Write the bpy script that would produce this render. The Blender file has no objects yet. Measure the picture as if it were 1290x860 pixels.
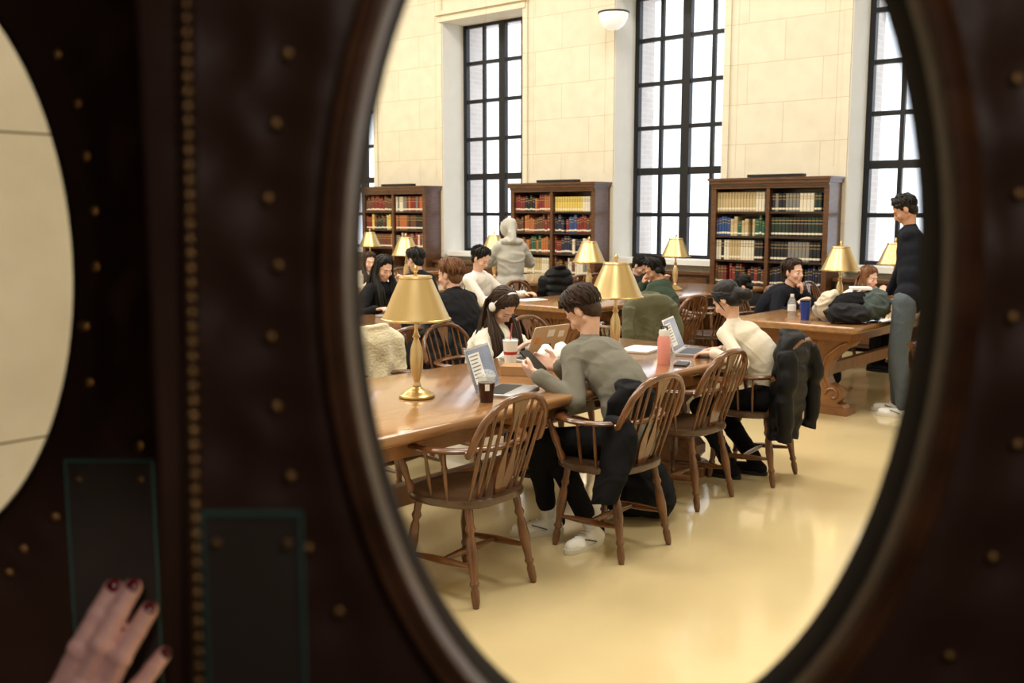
import bpy, math, random
from mathutils import Vector, Matrix, noise
PI=math.pi; R=math.radians; V=Vector
random.seed(7)
COL=bpy.context.scene.collection
# ------------------------------------------------------------------ camera maths
F=1254.2; YAW=R(41); PITCH=math.atan(164/F); CH=1.65
CY,SY=math.cos(YAW),math.sin(YAW)
def ray(px,py):
    u=(px-645)/F; v=(430-py)/F
    f=math.cos(PITCH)+v*math.sin(PITCH); up=v*math.cos(PITCH)-math.sin(PITCH)
    return V((u*CY-f*SY, u*SY+f*CY, up)), V((u,f,up))
def pz(px,py,z):
    d,_=ray(px,py); t=(z-CH)/d.z; return V((d.x*t,d.y*t,z))
def pxx(px,py,X):
    d,_=ray(px,py); t=X/d.x; return V((X,d.y*t,CH+d.z*t))
def pyy(px,py,Y):
    d,_=ray(px,py); t=Y/d.y; return V((d.x*t,Y,CH+d.z*t))
def dp(px,py,D):            # point of the entrance (door frame of reference) at distance D
    _,l=ray(px,py); t=D/l.y; return V((l.x*t,D,CH+l.z*t))
# ------------------------------------------------------------------ materials
def S(r,g,b):
    f=lambda c:(c/255/12.92 if c/255<=.04045 else ((c/255+.055)/1.055)**2.4)
    return (f(r),f(g),f(b),1)
def mul(c,k): return (min(c[0]*k,1),min(c[1]*k,1),min(c[2]*k,1),1)
def mat(name,col,rough=.5,metal=0,var=.12,vs=6,bump=0,bs=60,coat=0,emis=None,es=0,trans=0,sheen=0,stretch=(1,1,1),ior=1.45,alpha=1,bd=.01,spec=.5):
    m=bpy.data.materials.new(name); m.use_nodes=True; nt=m.node_tree; b=nt.nodes['Principled BSDF']
    b.inputs['Roughness'].default_value=rough; b.inputs['Metallic'].default_value=metal; b.inputs['Specular IOR Level'].default_value=spec
    b.inputs['Coat Weight'].default_value=coat; b.inputs['Coat Roughness'].default_value=.1
    b.inputs['Transmission Weight'].default_value=trans; b.inputs['IOR'].default_value=ior
    b.inputs['Sheen Weight'].default_value=sheen; b.inputs['Alpha'].default_value=alpha
    tc=nt.nodes.new('ShaderNodeTexCoord'); mp=nt.nodes.new('ShaderNodeMapping'); mp.inputs['Scale'].default_value=stretch
    nt.links.new(tc.outputs['Object'],mp.inputs['Vector'])
    n=nt.nodes.new('ShaderNodeTexNoise'); n.inputs['Scale'].default_value=vs; n.inputs['Detail'].default_value=5
    nt.links.new(mp.outputs[0],n.inputs['Vector'])
    r=nt.nodes.new('ShaderNodeValToRGB'); r.color_ramp.elements[0].position=.3; r.color_ramp.elements[1].position=.7
    r.color_ramp.elements[0].color=mul(col,1-var); r.color_ramp.elements[1].color=mul(col,1+var)
    nt.links.new(n.outputs[0],r.inputs[0]); nt.links.new(r.outputs[0],b.inputs['Base Color'])
    if bump:
        n2=nt.nodes.new('ShaderNodeTexNoise'); n2.inputs['Scale'].default_value=bs; n2.inputs['Detail'].default_value=4
        nt.links.new(mp.outputs[0],n2.inputs['Vector'])
        bp=nt.nodes.new('ShaderNodeBump'); bp.inputs['Strength'].default_value=bump; bp.inputs['Distance'].default_value=bd
        nt.links.new(n2.outputs[0],bp.inputs['Height']); nt.links.new(bp.outputs[0],b.inputs['Normal'])
    if emis:
        b.inputs['Emission Color'].default_value=emis; b.inputs['Emission Strength'].default_value=es
    return m
def stone_mat(name,c1,c2,mort,w,h,ms,lo=(.93,.925,.91,1)):
    m=bpy.data.materials.new(name); m.use_nodes=True; nt=m.node_tree; b=nt.nodes['Principled BSDF']; b.inputs['Roughness'].default_value=.75
    tc=nt.nodes.new('ShaderNodeTexCoord'); se=nt.nodes.new('ShaderNodeSeparateXYZ'); co=nt.nodes.new('ShaderNodeCombineXYZ'); ad=nt.nodes.new('ShaderNodeMath')
    nt.links.new(tc.outputs['Object'],se.inputs[0]); nt.links.new(se.outputs[0],ad.inputs[0]); nt.links.new(se.outputs[1],ad.inputs[1])
    nt.links.new(ad.outputs[0],co.inputs[0]); nt.links.new(se.outputs[2],co.inputs[1])
    br=nt.nodes.new('ShaderNodeTexBrick'); br.inputs['Scale'].default_value=1; br.inputs['Brick Width'].default_value=w; br.inputs['Row Height'].default_value=h
    br.inputs['Mortar Size'].default_value=ms; br.inputs['Color1'].default_value=c1; br.inputs['Color2'].default_value=c2; br.inputs['Mortar'].default_value=mort
    br.inputs['Mortar Smooth'].default_value=.1
    nt.links.new(co.outputs[0],br.inputs['Vector'])
    n=nt.nodes.new('ShaderNodeTexNoise'); n.inputs['Scale'].default_value=5; n.inputs['Detail'].default_value=9; nt.links.new(tc.outputs['Object'],n.inputs['Vector'])
    r=nt.nodes.new('ShaderNodeValToRGB'); r.color_ramp.elements[0].position=.3; r.color_ramp.elements[0].color=lo; r.color_ramp.elements[1].position=.6; r.color_ramp.elements[1].color=(1,1,1,1)
    nt.links.new(n.outputs[0],r.inputs[0])
    mx=nt.nodes.new('ShaderNodeMixRGB'); mx.blend_type='MULTIPLY'; mx.inputs[0].default_value=1
    nt.links.new(br.outputs[0],mx.inputs[1]); nt.links.new(r.outputs[0],mx.inputs[2]); nt.links.new(mx.outputs[0],b.inputs['Base Color'])
    bp=nt.nodes.new('ShaderNodeBump'); bp.inputs['Strength'].default_value=.25; bp.inputs['Distance'].default_value=.006
    nt.links.new(n.outputs[0],bp.inputs['Height']); nt.links.new(bp.outputs[0],b.inputs['Normal'])
    return m
def wood(name,col,rough=.3,coat=.3,var=.35,stretch=(14,1.2,14),vs=2.5): return mat(name,col,rough,0,var,vs,.08,8,coat,stretch=stretch)
M={}
M['wall']=stone_mat('limestone',S(224,217,197),S(220,212,191),S(200,190,163),1.0,.5,.005)
M['entry']=stone_mat('entry_limestone',S(232,228,218),S(230,225,214),S(176,168,152),1.6,.6,.004,(.89,.88,.855,1))
M['reveal']=mat('pale_plaster',S(230,229,223),.7,0,.02)
M['brick']=stone_mat('pale_brick',S(216,208,203),S(211,202,197),S(220,217,214),.22,.075,.008)
M['floor']=mat('yellow_floor',S(212,192,144),.17,0,.06,1.3,.01,5,.6)
M['ceil']=mat('ceiling_paint',S(226,224,218),.8)
M['iron']=mat('black_iron',S(18,20,26),.4)
M['glass']=mat('window_glass',(1,1,1,1),.02,0,0,trans=1,ior=1.02)
M['case']=wood('mahogany',S(88,56,33),.35,.3,.3,(3,3,14))
M['casein']=wood('dark_mahogany',S(52,34,22),.45,.1,.3,(3,3,14))
M['table']=wood('oak_table',S(152,110,70),.18,.7,.18,(9,.8,9))
M['tableleg']=wood('oak_leg',S(134,90,52),.4,.2,.25,(4,4,1.5))
M['chair']=wood('chair_wood',S(102,64,35),.26,.5,.35,(4,4,4))
M['seat']=wood('seat_wood',S(82,60,42),.32,.35,.25,(14,2,4))
M['brass']=mat('satin_brass',S(196,168,110),.3,1,.1,5,.02,40)
M['brassd']=mat('old_brass',S(160,126,82),.5,1,.2,20)
M['shade']=mat('brass_shade',S(208,184,134),.33,1,.06,4)
M['cream']=mat('lamp_cream',S(214,192,146),.25,.6,.05)
M['bulb']=mat('bulb',(1,1,1,1),.5,emis=(1,.86,.6,1),es=5)
M['leather']=mat('dark_leather',S(66,44,35),.46,0,.1,7,.2,60,0,bd=.004,spec=.35)
M['ring']=wood('ring_wood',S(84,53,31),.35,.25,.4,(3,9,9),3)
M['ringd']=mat('dark_rim',S(34,23,17),.6,0,.1,spec=.12)
M['plate']=mat('clear_plate',S(110,120,114),.12,0,.1,alpha=.10)
M['teal']=mat('teal_edge',S(90,140,134),.3,0,.05,alpha=.6)
M['blocker']=mat('blocker_dark',S(36,22,15),.6)
M['skinA']=mat('skin_light',S(220,178,156),.5,0,.05,12,.03,80)
M['skinB']=mat('skin_tan',S(200,152,124),.5,0,.05,12,.03,80)
M['skinH']=mat('skin_hand',S(244,192,180),.5,0,.07,50,.35,110,bd=.004)
M['nail']=mat('dark_red_nail',S(110,14,28),.15,0,.05,coat=.8)
M['lip']=mat('lips',S(180,116,106),.45); M['eyew']=mat('eye_white',S(225,220,214),.2,0,0); M['dark']=mat('near_black',S(16,15,16),.4)
def hairm(n,c): M[n]=mat(n,c,.48,0,.45,40,.3,160,stretch=(1,1,.25),spec=.35)
hairm('hairblk',S(20,16,15)); hairm('hairbrn',S(52,36,26)); hairm('hairlt',S(110,74,46))
def cloth(n,c,sh=.1,b=.25,bs=140,var=.05,sp=.3): M[n]=mat(n,c,.88,0,var,5,b,bs,sheen=sh,spec=sp)
cloth('grey_knit',S(114,111,99)); cloth('cream_knit',S(226,221,206),.2,.4,90); cloth('white_shirt',S(230,227,222)); cloth('ivory_top',S(226,217,198))
cloth('black_cloth',S(19,19,22),0,.2,140,.05,.2); cloth('navy',S(21,23,31),0,.2,140,.05,.2); cloth('green_hood',S(42,56,40),.05); cloth('olive',S(88,86,64)); cloth('sherpa',S(222,211,178),.3,.8,70,.1)
cloth('beige_coat',S(176,174,165),.1,.2,140,.03); cloth('jeans',S(82,90,98),.05); cloth('charcoal',S(38,38,43),0); cloth('tan',S(204,192,170)); cloth('darkpant',S(20,20,24),0,.2,140,.05,.2); cloth('seagrey',S(70,80,78))
M['puff']=mat('black_puffer',S(9,9,11),.55,0,.03,5,spec=.25); M['puffg']=mat('slate_puffer',S(30,34,38),.5,0,.05,5,spec=.3)
M['white']=mat('white_plastic',S(230,230,228),.35,0,.03); M['silver']=mat('aluminium',S(176,178,182),.35,.7,.03); M['grey']=mat('grey_plastic',S(90,92,96),.4)
M['pink']=mat('coral_bottle',S(232,156,146),.4,0,.03); M['red']=mat('red_print',S(176,54,48),.4,0,.03); M['blue']=mat('blue_cup',S(40,62,140),.3,0,.03); M['orange']=mat('orange_print',S(214,140,80),.4,0,.03)
M['gold']=mat('gold_lid',S(190,170,142),.45,.2,.03); M['coffee']=mat('coffee',S(58,28,16),.15,0,.1); M['clear']=mat('clear_cup',S(235,240,240),.05,0,0,alpha=.22)
M['sole']=mat('shoe_sole',S(214,210,200),.6); M['sneak']=mat('white_sneaker',S(232,230,222),.6,0,.04); M['card']=mat('cardboard',S(166,128,88),.7)
M['paper']=mat('paper',S(238,237,232),.7,0,.03); M['glassbowl']=mat('opal_glass',S(240,240,236),.3,emis=(1,.98,.93,1),es=.4)
M['screen']=mat('laptop_display',S(100,108,124),.25,0,.35,9,emis=S(120,130,152),es=.3)
M['farstone']=mat('far_stone',S(222,225,230),.8,0,.04,1.5,emis=(.82,.88,.96,1),es=.5)  # emission stands in for daylight on the outside building
def book_mat(name,c):
    m=bpy.data.materials.new(name); m.use_nodes=True; nt=m.node_tree; b=nt.nodes['Principled BSDF']; b.inputs['Roughness'].default_value=.6
    tc=nt.nodes.new('ShaderNodeTexCoord'); se=nt.nodes.new('ShaderNodeSeparateXYZ'); r=nt.nodes.new('ShaderNodeValToRGB'); r.color_ramp.interpolation='CONSTANT'
    e=r.color_ramp.elements; e[0].position=0; e[0].color=c; e[1].position=.1; e[1].color=mul(S(225,215,190),1)
    for p,cc in ((.2,c),(.66,S(170,140,80)),(.69,mul(c,.8)),(.82,S(170,140,80)),(.85,c)):
        q=e.new(p); q.color=cc
    nt.links.new(tc.outputs['Generated'],se.inputs[0]); nt.links.new(se.outputs[2],r.inputs[0]); nt.links.new(r.outputs[0],b.inputs['Base Color']); return m
BK={k:book_mat('book_'+k,c) for k,c in dict(tan=S(186,166,124),red=S(118,38,34),brown=S(98,62,42),blue=S(42,72,122),green=S(36,84,62),black=S(26,26,30),darkgreen=S(30,48,38),grey=S(120,118,112),yellow=S(208,184,92),cream=S(214,206,184),orange=S(172,100,54),navy=S(30,36,62)).items()}
# ------------------------------------------------------------------ mesh builder
def frame(d):
    d=d.normalized(); a=V((0,0,1)) if abs(d.z)<.9 else V((1,0,0)); x=d.cross(a).normalized(); return x,d.cross(x).normalized()
class MB:
    def __init__(s): s.v=[]; s.f=[]
    def rings(s,rs,cap=True):
        n=len(rs[0]); b=len(s.v)
        for r in rs: s.v+= [V(p) for p in r]
        for i in range(len(rs)-1):
            for j in range(n):
                a=b+i*n+j; c=b+i*n+(j+1)%n; s.f.append((a,c,c+n,a+n))
        if cap:
            s.f.append(tuple(b+j for j in reversed(range(n)))); s.f.append(tuple(b+(len(rs)-1)*n+j for j in range(n)))
        return s
    def box(s,a,b,M4=None):
        x0,y0,z0=a; x1,y1,z1=b
        r=[[V((x0,y0,z)),V((x1,y0,z)),V((x1,y1,z)),V((x0,y1,z))] for z in (z0,z1)]
        if M4: r=[[M4@p for p in q] for q in r]
        return s.rings(r)
    def tube(s,pts,rad,seg=10,fx=1,fy=1,up=None):
        pts=[V(p) for p in pts]; n=len(pts)
        if not isinstance(rad,(list,tuple)): rad=[rad]*n
        rs=[]; x=None
        for i,p in enumerate(pts):
            t=(pts[min(i+1,n-1)]-pts[max(i-1,0)]).normalized()
            if up is not None: y=V(up); x=t.cross(y).normalized(); y=x.cross(t).normalized()
            elif x is None: x,y=frame(t)
            else: x=(x-t*x.dot(t)).normalized(); y=t.cross(x).normalized()
            rs.append([p+x*math.cos(2*PI*k/seg)*rad[i]*fx+y*math.sin(2*PI*k/seg)*rad[i]*fy for k in range(seg)])
        return s.rings(rs)
    def lathe(s,prof,a=(0,0,0),d=(0,0,1),seg=20,L=1):
        a=V(a); d=V(d).normalized(); x,y=frame(d)
        return s.rings([[a+d*(t*L)+(x*math.cos(2*PI*k/seg)+y*math.sin(2*PI*k/seg))*max(r,1e-4) for k in range(seg)] for r,t in prof])
    def turned(s,a,b,prof,seg=10):
        a=V(a); b=V(b); return s.lathe(prof,a,b-a,seg,(b-a).length)
    def rc(s,a,b,ra,rb,seg=12):
        a=V(a); b=V(b); L=(b-a).length
        if L<1e-5: return s.ell(a,(ra,)*3)
        pr=[(ra*math.cos(t),-ra*math.sin(t)) for t in [PI/2*k/4 for k in (4,3,2,1,0)]]+[(rb*math.cos(t),L+rb*math.sin(t)) for t in [PI/2*k/4 for k in (0,1,2,3,4)]]
        return s.lathe(pr,a,b-a,seg)
    def ell(s,c,r,rot=None,seg=16,rg=10):
        c=V(c); rot=rot or Matrix.Identity(3)
        return s.rings([[c+rot@V((r[0]*math.sin(t)*math.cos(2*PI*k/seg),r[1]*math.sin(t)*math.sin(2*PI*k/seg),-r[2]*math.cos(t))) for k in range(seg)] for t in [max(.02,min(PI-.02,PI*i/rg)) for i in range(rg+1)]])
    def xf(s,M4): s.v=[M4@p for p in s.v]; return s
    def build(s,name,m,parent=None,smooth=True,loc=None,rz=0,kind=None):
        me=bpy.data.meshes.new(name); me.from_pydata([tuple(p) for p in s.v],[],s.f); me.materials.append(m if not isinstance(m,str) else M[m])
        if smooth:
            me.shade_smooth()
            try: me.set_sharp_from_angle(angle=R(40))
            except Exception: pass
        o=bpy.data.objects.new(name,me); COL.objects.link(o)
        if parent: o.parent=parent
        if loc is not None: o.location=loc
        if rz: o.rotation_euler.z=rz
        if kind: o['kind']=kind
        return o
def remesh(o,vox,sm=4,amp=0,fr=9,fold=0,so=0):
    a=o.modifiers.new('r','REMESH'); a.mode='VOXEL'; a.voxel_size=vox; a.use_smooth_shade=True
    b=o.modifiers.new('s','SMOOTH'); b.factor=.5; b.iterations=sm
    dg=bpy.context.evaluated_depsgraph_get(); me=bpy.data.meshes.new_from_object(o.evaluated_get(dg)); o.modifiers.clear()
    old=o.data; nm=old.name; o.data=me; bpy.data.meshes.remove(old); me.name=nm
    if amp or fold:
        ns=[v.normal.copy() for v in me.vertices]
        for v,n in zip(me.vertices,ns):
            p=v.co; d=amp*noise.noise(p*fr+V((so,0,0)))
            if fold:
                w=V((noise.noise(p*3+V((so,3,1))),noise.noise(p*3+V((7,so,2))),noise.noise(p*3+V((1,9,so)))))*.22
                r=1-abs(noise.noise(V(((p.x+w.x)*6,(p.y+w.y)*6,(p.z+w.z+.5*p.x)*7.5))+V((so,so,0))))*3.4
                d+=fold*max(0,r)**1.6 - fold*.2
            v.co=p+n*d
    me.shade_smooth(); return o
def tag(o,label,cat,group=None):
    o['label']=label; o['category']=cat
    if group: o['group']=group
    return o
def thing(name,label,cat,loc=(0,0,0),rz=0,group=None):
    o=bpy.data.objects.new(name,None); COL.objects.link(o); o.location=loc; o.rotation_euler.z=rz; o.empty_display_size=.1
    return tag(o,label,cat,group)
KIDS={}
def copy_tree(o,parent=None):
    c=o.copy(); COL.objects.link(c)
    if parent: c.parent=parent
    for ch in KIDS.get(o.name,[]): copy_tree(ch,c)
    return c
def reg(root,objs): KIDS[root.name]=list(objs)
def rrect(hx,hy,r,z,n=5):
    p=[]
    for sx,sy,a0 in ((1,1,0),(-1,1,PI/2),(-1,-1,PI),(1,-1,3*PI/2)):
        for k in range(n+1): a=a0+PI/2*k/n; p.append(V((sx*(hx-r)+r*math.cos(a),sy*(hy-r)+r*math.sin(a),z)))
    return p
# rounded corners above must run counter-clockwise: rebuild with plain centre offsets
def rrect(hx,hy,r,z,n=5):
    p=[]
    for cx,cy,a0 in ((hx-r,hy-r,0),(-(hx-r),hy-r,PI/2),(-(hx-r),-(hy-r),PI),(hx-r,-(hy-r),3*PI/2)):
        for k in range(n+1): a=a0+PI/2*k/n; p.append(V((cx+r*math.cos(a),cy+r*math.sin(a),z)))
    return p
# ------------------------------------------------------------------ people
def ik(a,b,l1,l2,pole):
    d=b-a; L=max(.05,min(d.length,l1+l2-.004)); u=d.normalized(); x=(l1*l1-l2*l2+L*L)/(2*L); h=math.sqrt(max(0,l1*l1-x*x))
    q=V(pole); q=(q-u*q.dot(u)).normalized(); return a+u*x+q*h, a+u*L
def hand(mb,w,d,n,side,curl,s=1):
    d=d.normalized(); n=(n-d*n.dot(d)).normalized(); lat=d.cross(n)*side
    for i in range(4):
        off=lat*((.030-.02*i)*s); kn=w+d*(.088-.006*abs(i-1))*s+off
        mb.rc(w+off*.6,kn,.0145*s,.0115*s,8)
        L=[.07,.078,.073,.056][i]*s; th=.12+curl*.5; p=kn
        for k,(fr,r0,r1) in enumerate(((.45,.0105,.0095),(.3,.0095,.0088),(.25,.0088,.0075))):
            q=p+(d*math.cos(th)+n*math.sin(th))*L*fr; mb.rc(p,q,r0*s,r1*s,8); p=q; th+=curl
    p=w+d*.025*s+lat*.024*s; q=p+(lat*.75+d*.6+n*.3).normalized()*.042*s; mb.rc(p,q,.014*s,.0115*s,8)
    mb.rc(q,q+(lat*.2+d*.9+n*.4).normalized()*.034*s,.0115*s,.009*s,8)
def scalp(phi,th,lift=0):    # phi 0 = forehead side, th from crown
    r=(.0815+lift,.0955+lift,.087+lift)
    return (r[0]*math.sin(th)*math.sin(phi), -.022+r[1]*math.sin(th)*math.cos(phi), .037+r[2]*math.cos(th))
def th_end(phi):
    a=abs(phi)
    if a<.7: return 1.02+.1*a
    if a<1.25: return 1.09+(a-.7)*.9
    if a<1.75: return 1.6+(a-1.25)*.35
    return 1.85+min(1,(a-1.75)/.8)*.45
def locks(hp,s,n,style,nk,rnd=.006):
    mb=MB()
    for i in range(n):
        phi=random.uniform(-PI,PI); te=th_end(phi)*random.uniform(.82,1.06); t0=random.uniform(-.1,te*.75); lf=random.uniform(0,rnd)
        sw=random.uniform(-.25,.25)
        if style=='bun':   # combed back to the knot
            if abs(phi)>1.2: te*=1.12
            a=V(scalp(phi,te*.99,lf)); kx=V((0,-.12,-.055)); pts=[]
            for k in range(6):
                u=k/5; p=a.lerp(kx,u); c=V((0,-.022,.03)); d=(p-c); rr=.086+lf
                q=c+d.normalized()*(max(d.length,rr*(.98 if u<.85 else .9))); pts.append(hp(q))
            mb.tube(pts,[.002*s,.0045*s,.005*s,.005*s,.004*s,.003*s],5)
            continue
        pts=[hp(scalp(phi+sw*u,t0+(te-t0)*u,lf*(1+1.2*math.sin(u*PI))+(.004*u if style=='short' else 0))) for u in (0,.25,.5,.75,1)]
        r=[.0025*s,.005*s,.0052*s,.0042*s,.0012*s]
        if style=='long' and abs(phi)>.75:
            q=1 if math.sin(phi)>0 else -1; bk=abs(phi)>2.0
            p1=hp((q*random.uniform(.072,.092),random.uniform(-.03,.03),-.05)) if not bk else hp((math.sin(phi)*.08,-.095,-.04))
            fx=random.uniform(.05,.13); yy=random.uniform(.04,.12) if not bk else -random.uniform(.07,.12)
            p2=nk+V((q*fx if not bk else math.sin(phi)*.12,yy*.8,-.03)); p3=nk+V((q*fx*1.05 if not bk else math.sin(phi)*.13,yy*1.15,-random.uniform(.12,.24)))
            pts=pts[:4]+[p1,(p1+p2)/2+V((q*.008,0,0)),p2,p3]; r=[.003*s,.006*s,.007*s,.007*s,.0085*s,.0085*s,.008*s,.0015*s]
        mb.tube(pts,r,5)
    if style=='bun':
        for i in range(40):
            a=random.uniform(0,2*PI); b=random.uniform(-1,1); c=V((0,-.135,-.055)); rr=.038
            pts=[hp(c+V((math.cos(a+k*.4)*rr*math.cos(b),math.sin(b+k*.1)*.03,math.sin(a+k*.4)*rr*math.cos(b)))) for k in range(5)]; mb.tube(pts,[.002,.005,.005,.005,.002],5)
        for q in (-1,1):
            for k in range(3): mb.tube([hp((q*.068,.035,.07)),hp((q*.08,.035-.01*k,.03)),hp((q*(.082+.003*k),.02,-.03)),hp((q*.076,.018,-.075))],[.003,.0035,.003,.001],5)
    return mb
PN=[0]
def person(label,x,y,yaw,head=(0,.15,1.18),look=(0,25),pelvis=(0,0,.55),hr=None,hl=None,fr=(.1,.42),fl=(-.1,.42),tr=(0,1),tl=(0,1),zf=(0,0),
           s=1,w=1,top='grey_knit',e=.016,pants='darkpant',shoe='black_cloth',hair='short',hm='hairblk',skin='skinA',vox=.009,er=None,el=None,curl=(.45,.45),
           nr=(0,0,-1),nl=(0,0,-1),dr=None,dl=None,coat=False,kneeR=None,kneeL=None,amp=.005,extras=None,hoodie=False,nh=110,fold=None,hunch=.045,cuff=.02,pe=.012,sock=False,sm=8):
    PN[0]+=1; so=PN[0]*3.7
    root=thing('person',label,'person',(x,y,0),yaw)
    P=V(pelvis); H=V(head); HR=(Matrix.Rotation(look[0],3,'Z')@Matrix.Rotation(-R(look[1]),3,'X'))
    def hp(p): return H+HR@(V(p)*s)
    nk=H+V((0,-.05,-.15))*s
    ax=nk-P; mid=P+ax*.5+V((0,-hunch,.0)); 
    def rotto(d): return V((0,0,1)).rotation_difference(d.normalized()).to_matrix()
    r1=rotto(mid-P); r2=rotto(nk-mid)
    tw=Matrix.Rotation(look[0]*.3,3,'Z'); sx=tw@V((1,0,0)); 
    sh=nk-V((0,0,.062)); SR=sh+sx*.16*w*s; SL=sh-sx*.16*w*s
    hipR=P+V((.085*w,.02,-.02)); hipL=P+V((-.085*w,.02,-.02))
    hr=V(hr) if hr else V((.2,.4,.8)); hl=V(hl) if hl else V((-.2,.4,.8))
    ER,WR=ik(SR,hr,.28*s,.25*s,er or (.6,-.3,-.8)); EL,WL=ik(SL,hl,.28*s,.25*s,el or (-.6,-.3,-.8))
    fR=V((fr[0],fr[1],.085+zf[0])); fL=V((fl[0],fl[1],.085+zf[1]))
    KR,AR=ik(hipR,fR,.43*s,.42*s,kneeR or (.12,.5,.9)); KL,AL=ik(hipL,fL,.43*s,.42*s,kneeL or (-.12,.5,.9))
    tR=V((tr[0],tr[1],0)).normalized(); tL=V((tl[0],tl[1],0)).normalized()
    def torso(mb,g):
        mb.ell(P,(.15*w*s+g,.105*s+g,.115*s+g),r1); mb.ell(P+(mid-P)*.6,(.138*w*s+g,.098*s+g,.15*s+g),r1)
        mb.ell(P+(mid-P)*.95,(.142*w*s+g,.102*s+g,.14*s+g),r1)
        mb.ell(mid+(nk-mid)*.25,(.15*w*s+g,.108*s+g,.15*s+g),r2); mb.ell(mid+(nk-mid)*.6-V((0,0,.0)),(.145*w*s+g,.095*s+g,.10*s+g),r2)
        mb.rc(SR-sx*.03,SL+sx*.03,.052*s+g,.052*s+g); mb.ell(nk-V((0,.0,.055)),(.10*w*s+g,.075*s+g,.06*s+g),r2)
        for q,a in ((1,SR),(-1,SL)): mb.rc(nk-V((0,0,.02)),a-sx*q*.02,.045*s+g*.6,.048*s+g)
    def arms(mb,g,cut=0):
        for a,b,c in ((SR,ER,WR),(SL,EL,WL)):
            mb.rc(a,b,.046*s*w+g,.038*s*w+g); mb.rc(b,c-(c-b).normalized()*cut,.038*s*w+g,.026*s+g*.7)
    def legs(mb,g,cut=0):
        for a,b,c in ((hipR,KR,AR),(hipL,KL,AL)):
            c2=c+(b-c).normalized()*cut
            mb.rc(a,b,.078*s*w+g,.054*s+g); mb.rc(b,b+(c-b)*.45,.054*s+g,.05*s+g); mb.rc(b+(c-b)*.35,c2,.048*s+g,(.034 if g<0 else .040)*s+g)
    b=MB(); torso(b,-.008); arms(b,-.004); legs(b,-.006)
    b.rc(nk-V((0,0,.03)),hp((0,-.02,-.05)),.052*s*w,.05*s*w)
    b.ell(hp((0,-.016,.03)),(.073*s,.091*s,.083*s),HR); b.ell(hp((0,.018,-.02)),(.06*s,.064*s,.083*s),HR); b.ell(hp((0,.038,-.082)),(.034*s,.038*s,.026*s),HR)
    for q in (-1,1): b.rc(hp((q*.052,-.005,-.05)),hp((q*.018,.05,-.088)),.016*s,.018*s,8); b.ell(hp((q*.036,.055,-.028)),(.024*s,.022*s,.024*s),HR)
    b.ell(hp((0,.068,.024)),(.044*s,.017*s,.011*s),HR); b.rc(hp((0,.079,.012)),hp((0,.099,-.026)),.007*s,.011*s,8); b.ell(hp((0,.088,-.034)),(.017*s,.011*s,.009*s),HR,10,8); b.ell(hp((0,.074,-.06)),(.024*s,.014*s,.014*s),HR)
    for q in (-1,1): b.ell(hp((q*.074,-.01,-.008)),(.010*s,.019*s,.031*s),HR,10,6)
    for W_,E_,n,sd,cu,dd in ((WR,ER,nr,1,curl[0],dr),(WL,EL,nl,-1,curl[1],dl)):
        hand(b,W_,V(dd) if dd else (W_-E_),V(n),sd,cu,s*.97)
    for A,t in ((AR,tR),(AL,tL)): b.rc(A-V((0,0,.04)),A-V((0,0,.05))+t*.13*s,.03,.022)
    o=b.build('body',skin,root); remesh(o,min(vox*.8,.0075),2)
    for q in (-1,1):
        if look[1]>24:
            MB().tube([hp((q*.018,.0765,-.003)),hp((q*.03,.0765,-.006)),hp((q*.042,.070,-.003))],[.001*s,.0019*s,.001*s],6).build('eye','dark',root)
        else: MB().ell(hp((q*.030,.071,.001)),(.0125*s,.009*s,.007*s),HR,10,6).build('eye','eyew',root); MB().ell(hp((q*.029,.0765,.0)),(.0058*s,.005*s,.006*s),HR,8,6).build('iris','dark',root)
        MB().tube([hp((q*.014,.084,.022)),hp((q*.03,.083,.027)),hp((q*.046,.072,.021))],[.0018*s,.0026*s,.001*s],6).build('eyebrow',hm if hm!='hood' else 'hairblk',root)
    MB().ell(hp((0,.0845,-.059)),(.016*s,.005*s,.0045*s),HR,10,6).build('lips','lip',root)
    c=MB(); torso(c,e); arms(c,e*.8,.012); 
    c.rc(nk-V((0,0,.045)),nk+V((0,-.005,.004)),.056*s+e*.8,.048*s+e*.5)
    for W_,E_ in ((WR,ER),(WL,EL)): 
        d=(W_-E_).normalized(); c.rc(W_-d*.05,W_-d*.02,.03*s+e*.7,.03*s+e*.6)
    if coat: 
        c.rc(P,P-V((0,0,.34)),.165,.185); 
        for q in (-1,1): c.rc(P+V((.07*q,0,0)),P+V((.08*q,0,-.34)),.125,.13)
    if hoodie:
        c.ell(nk+V((0,-.07,.0)),(.1,.065,.075)); c.tube([nk+V((math.cos(a)*.09,math.sin(a)*.08-.01,.015+.02*math.sin(-a))) for a in [2*PI*k/12 for k in range(13)]],.028,8)
    o=c.build({'grey_knit':'sweatshirt','cream_knit':'sweater','white_shirt':'shirt','ivory_top':'long_sleeve_top'}.get(top,'jacket'),top,root); remesh(o,vox,sm,amp,7,(fold if fold is not None else .005),so)
    c=MB(); legs(c,pe,cuff); c.rc(hipR,hipL,.09*s+.01,.09*s+.01); c.ell(P,(.15*w*s+.004,.108*s+.004,.10*s))
    o=c.build('trousers',pants,root); remesh(o,vox,7,.004,7,.004,so)
    for A,t,K in ((AR,tR,KR),(AL,tL,KL)):
        g=V((A.x,A.y,A.z-.085)); c=MB(); c.rc(g-t*.035+V((0,0,.042)),g+t*.165*s+V((0,0,.034)),.04,.032); c.rc(g-t*.02+V((0,0,.05)),A-V((0,0,.015)),.042,.04)
        c.ell(g+t*.12*s+V((0,0,.03)),(.047,.047,.03)); o=c.build('shoe',shoe,root); remesh(o,.008,2)
        if sock: MB().rc(A-V((0,0,.02)),A+(K-A).normalized()*.06,.034,.036).build('sock','white',root)
        sl=MB(); lat=t.cross(V((0,0,1)))
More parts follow.
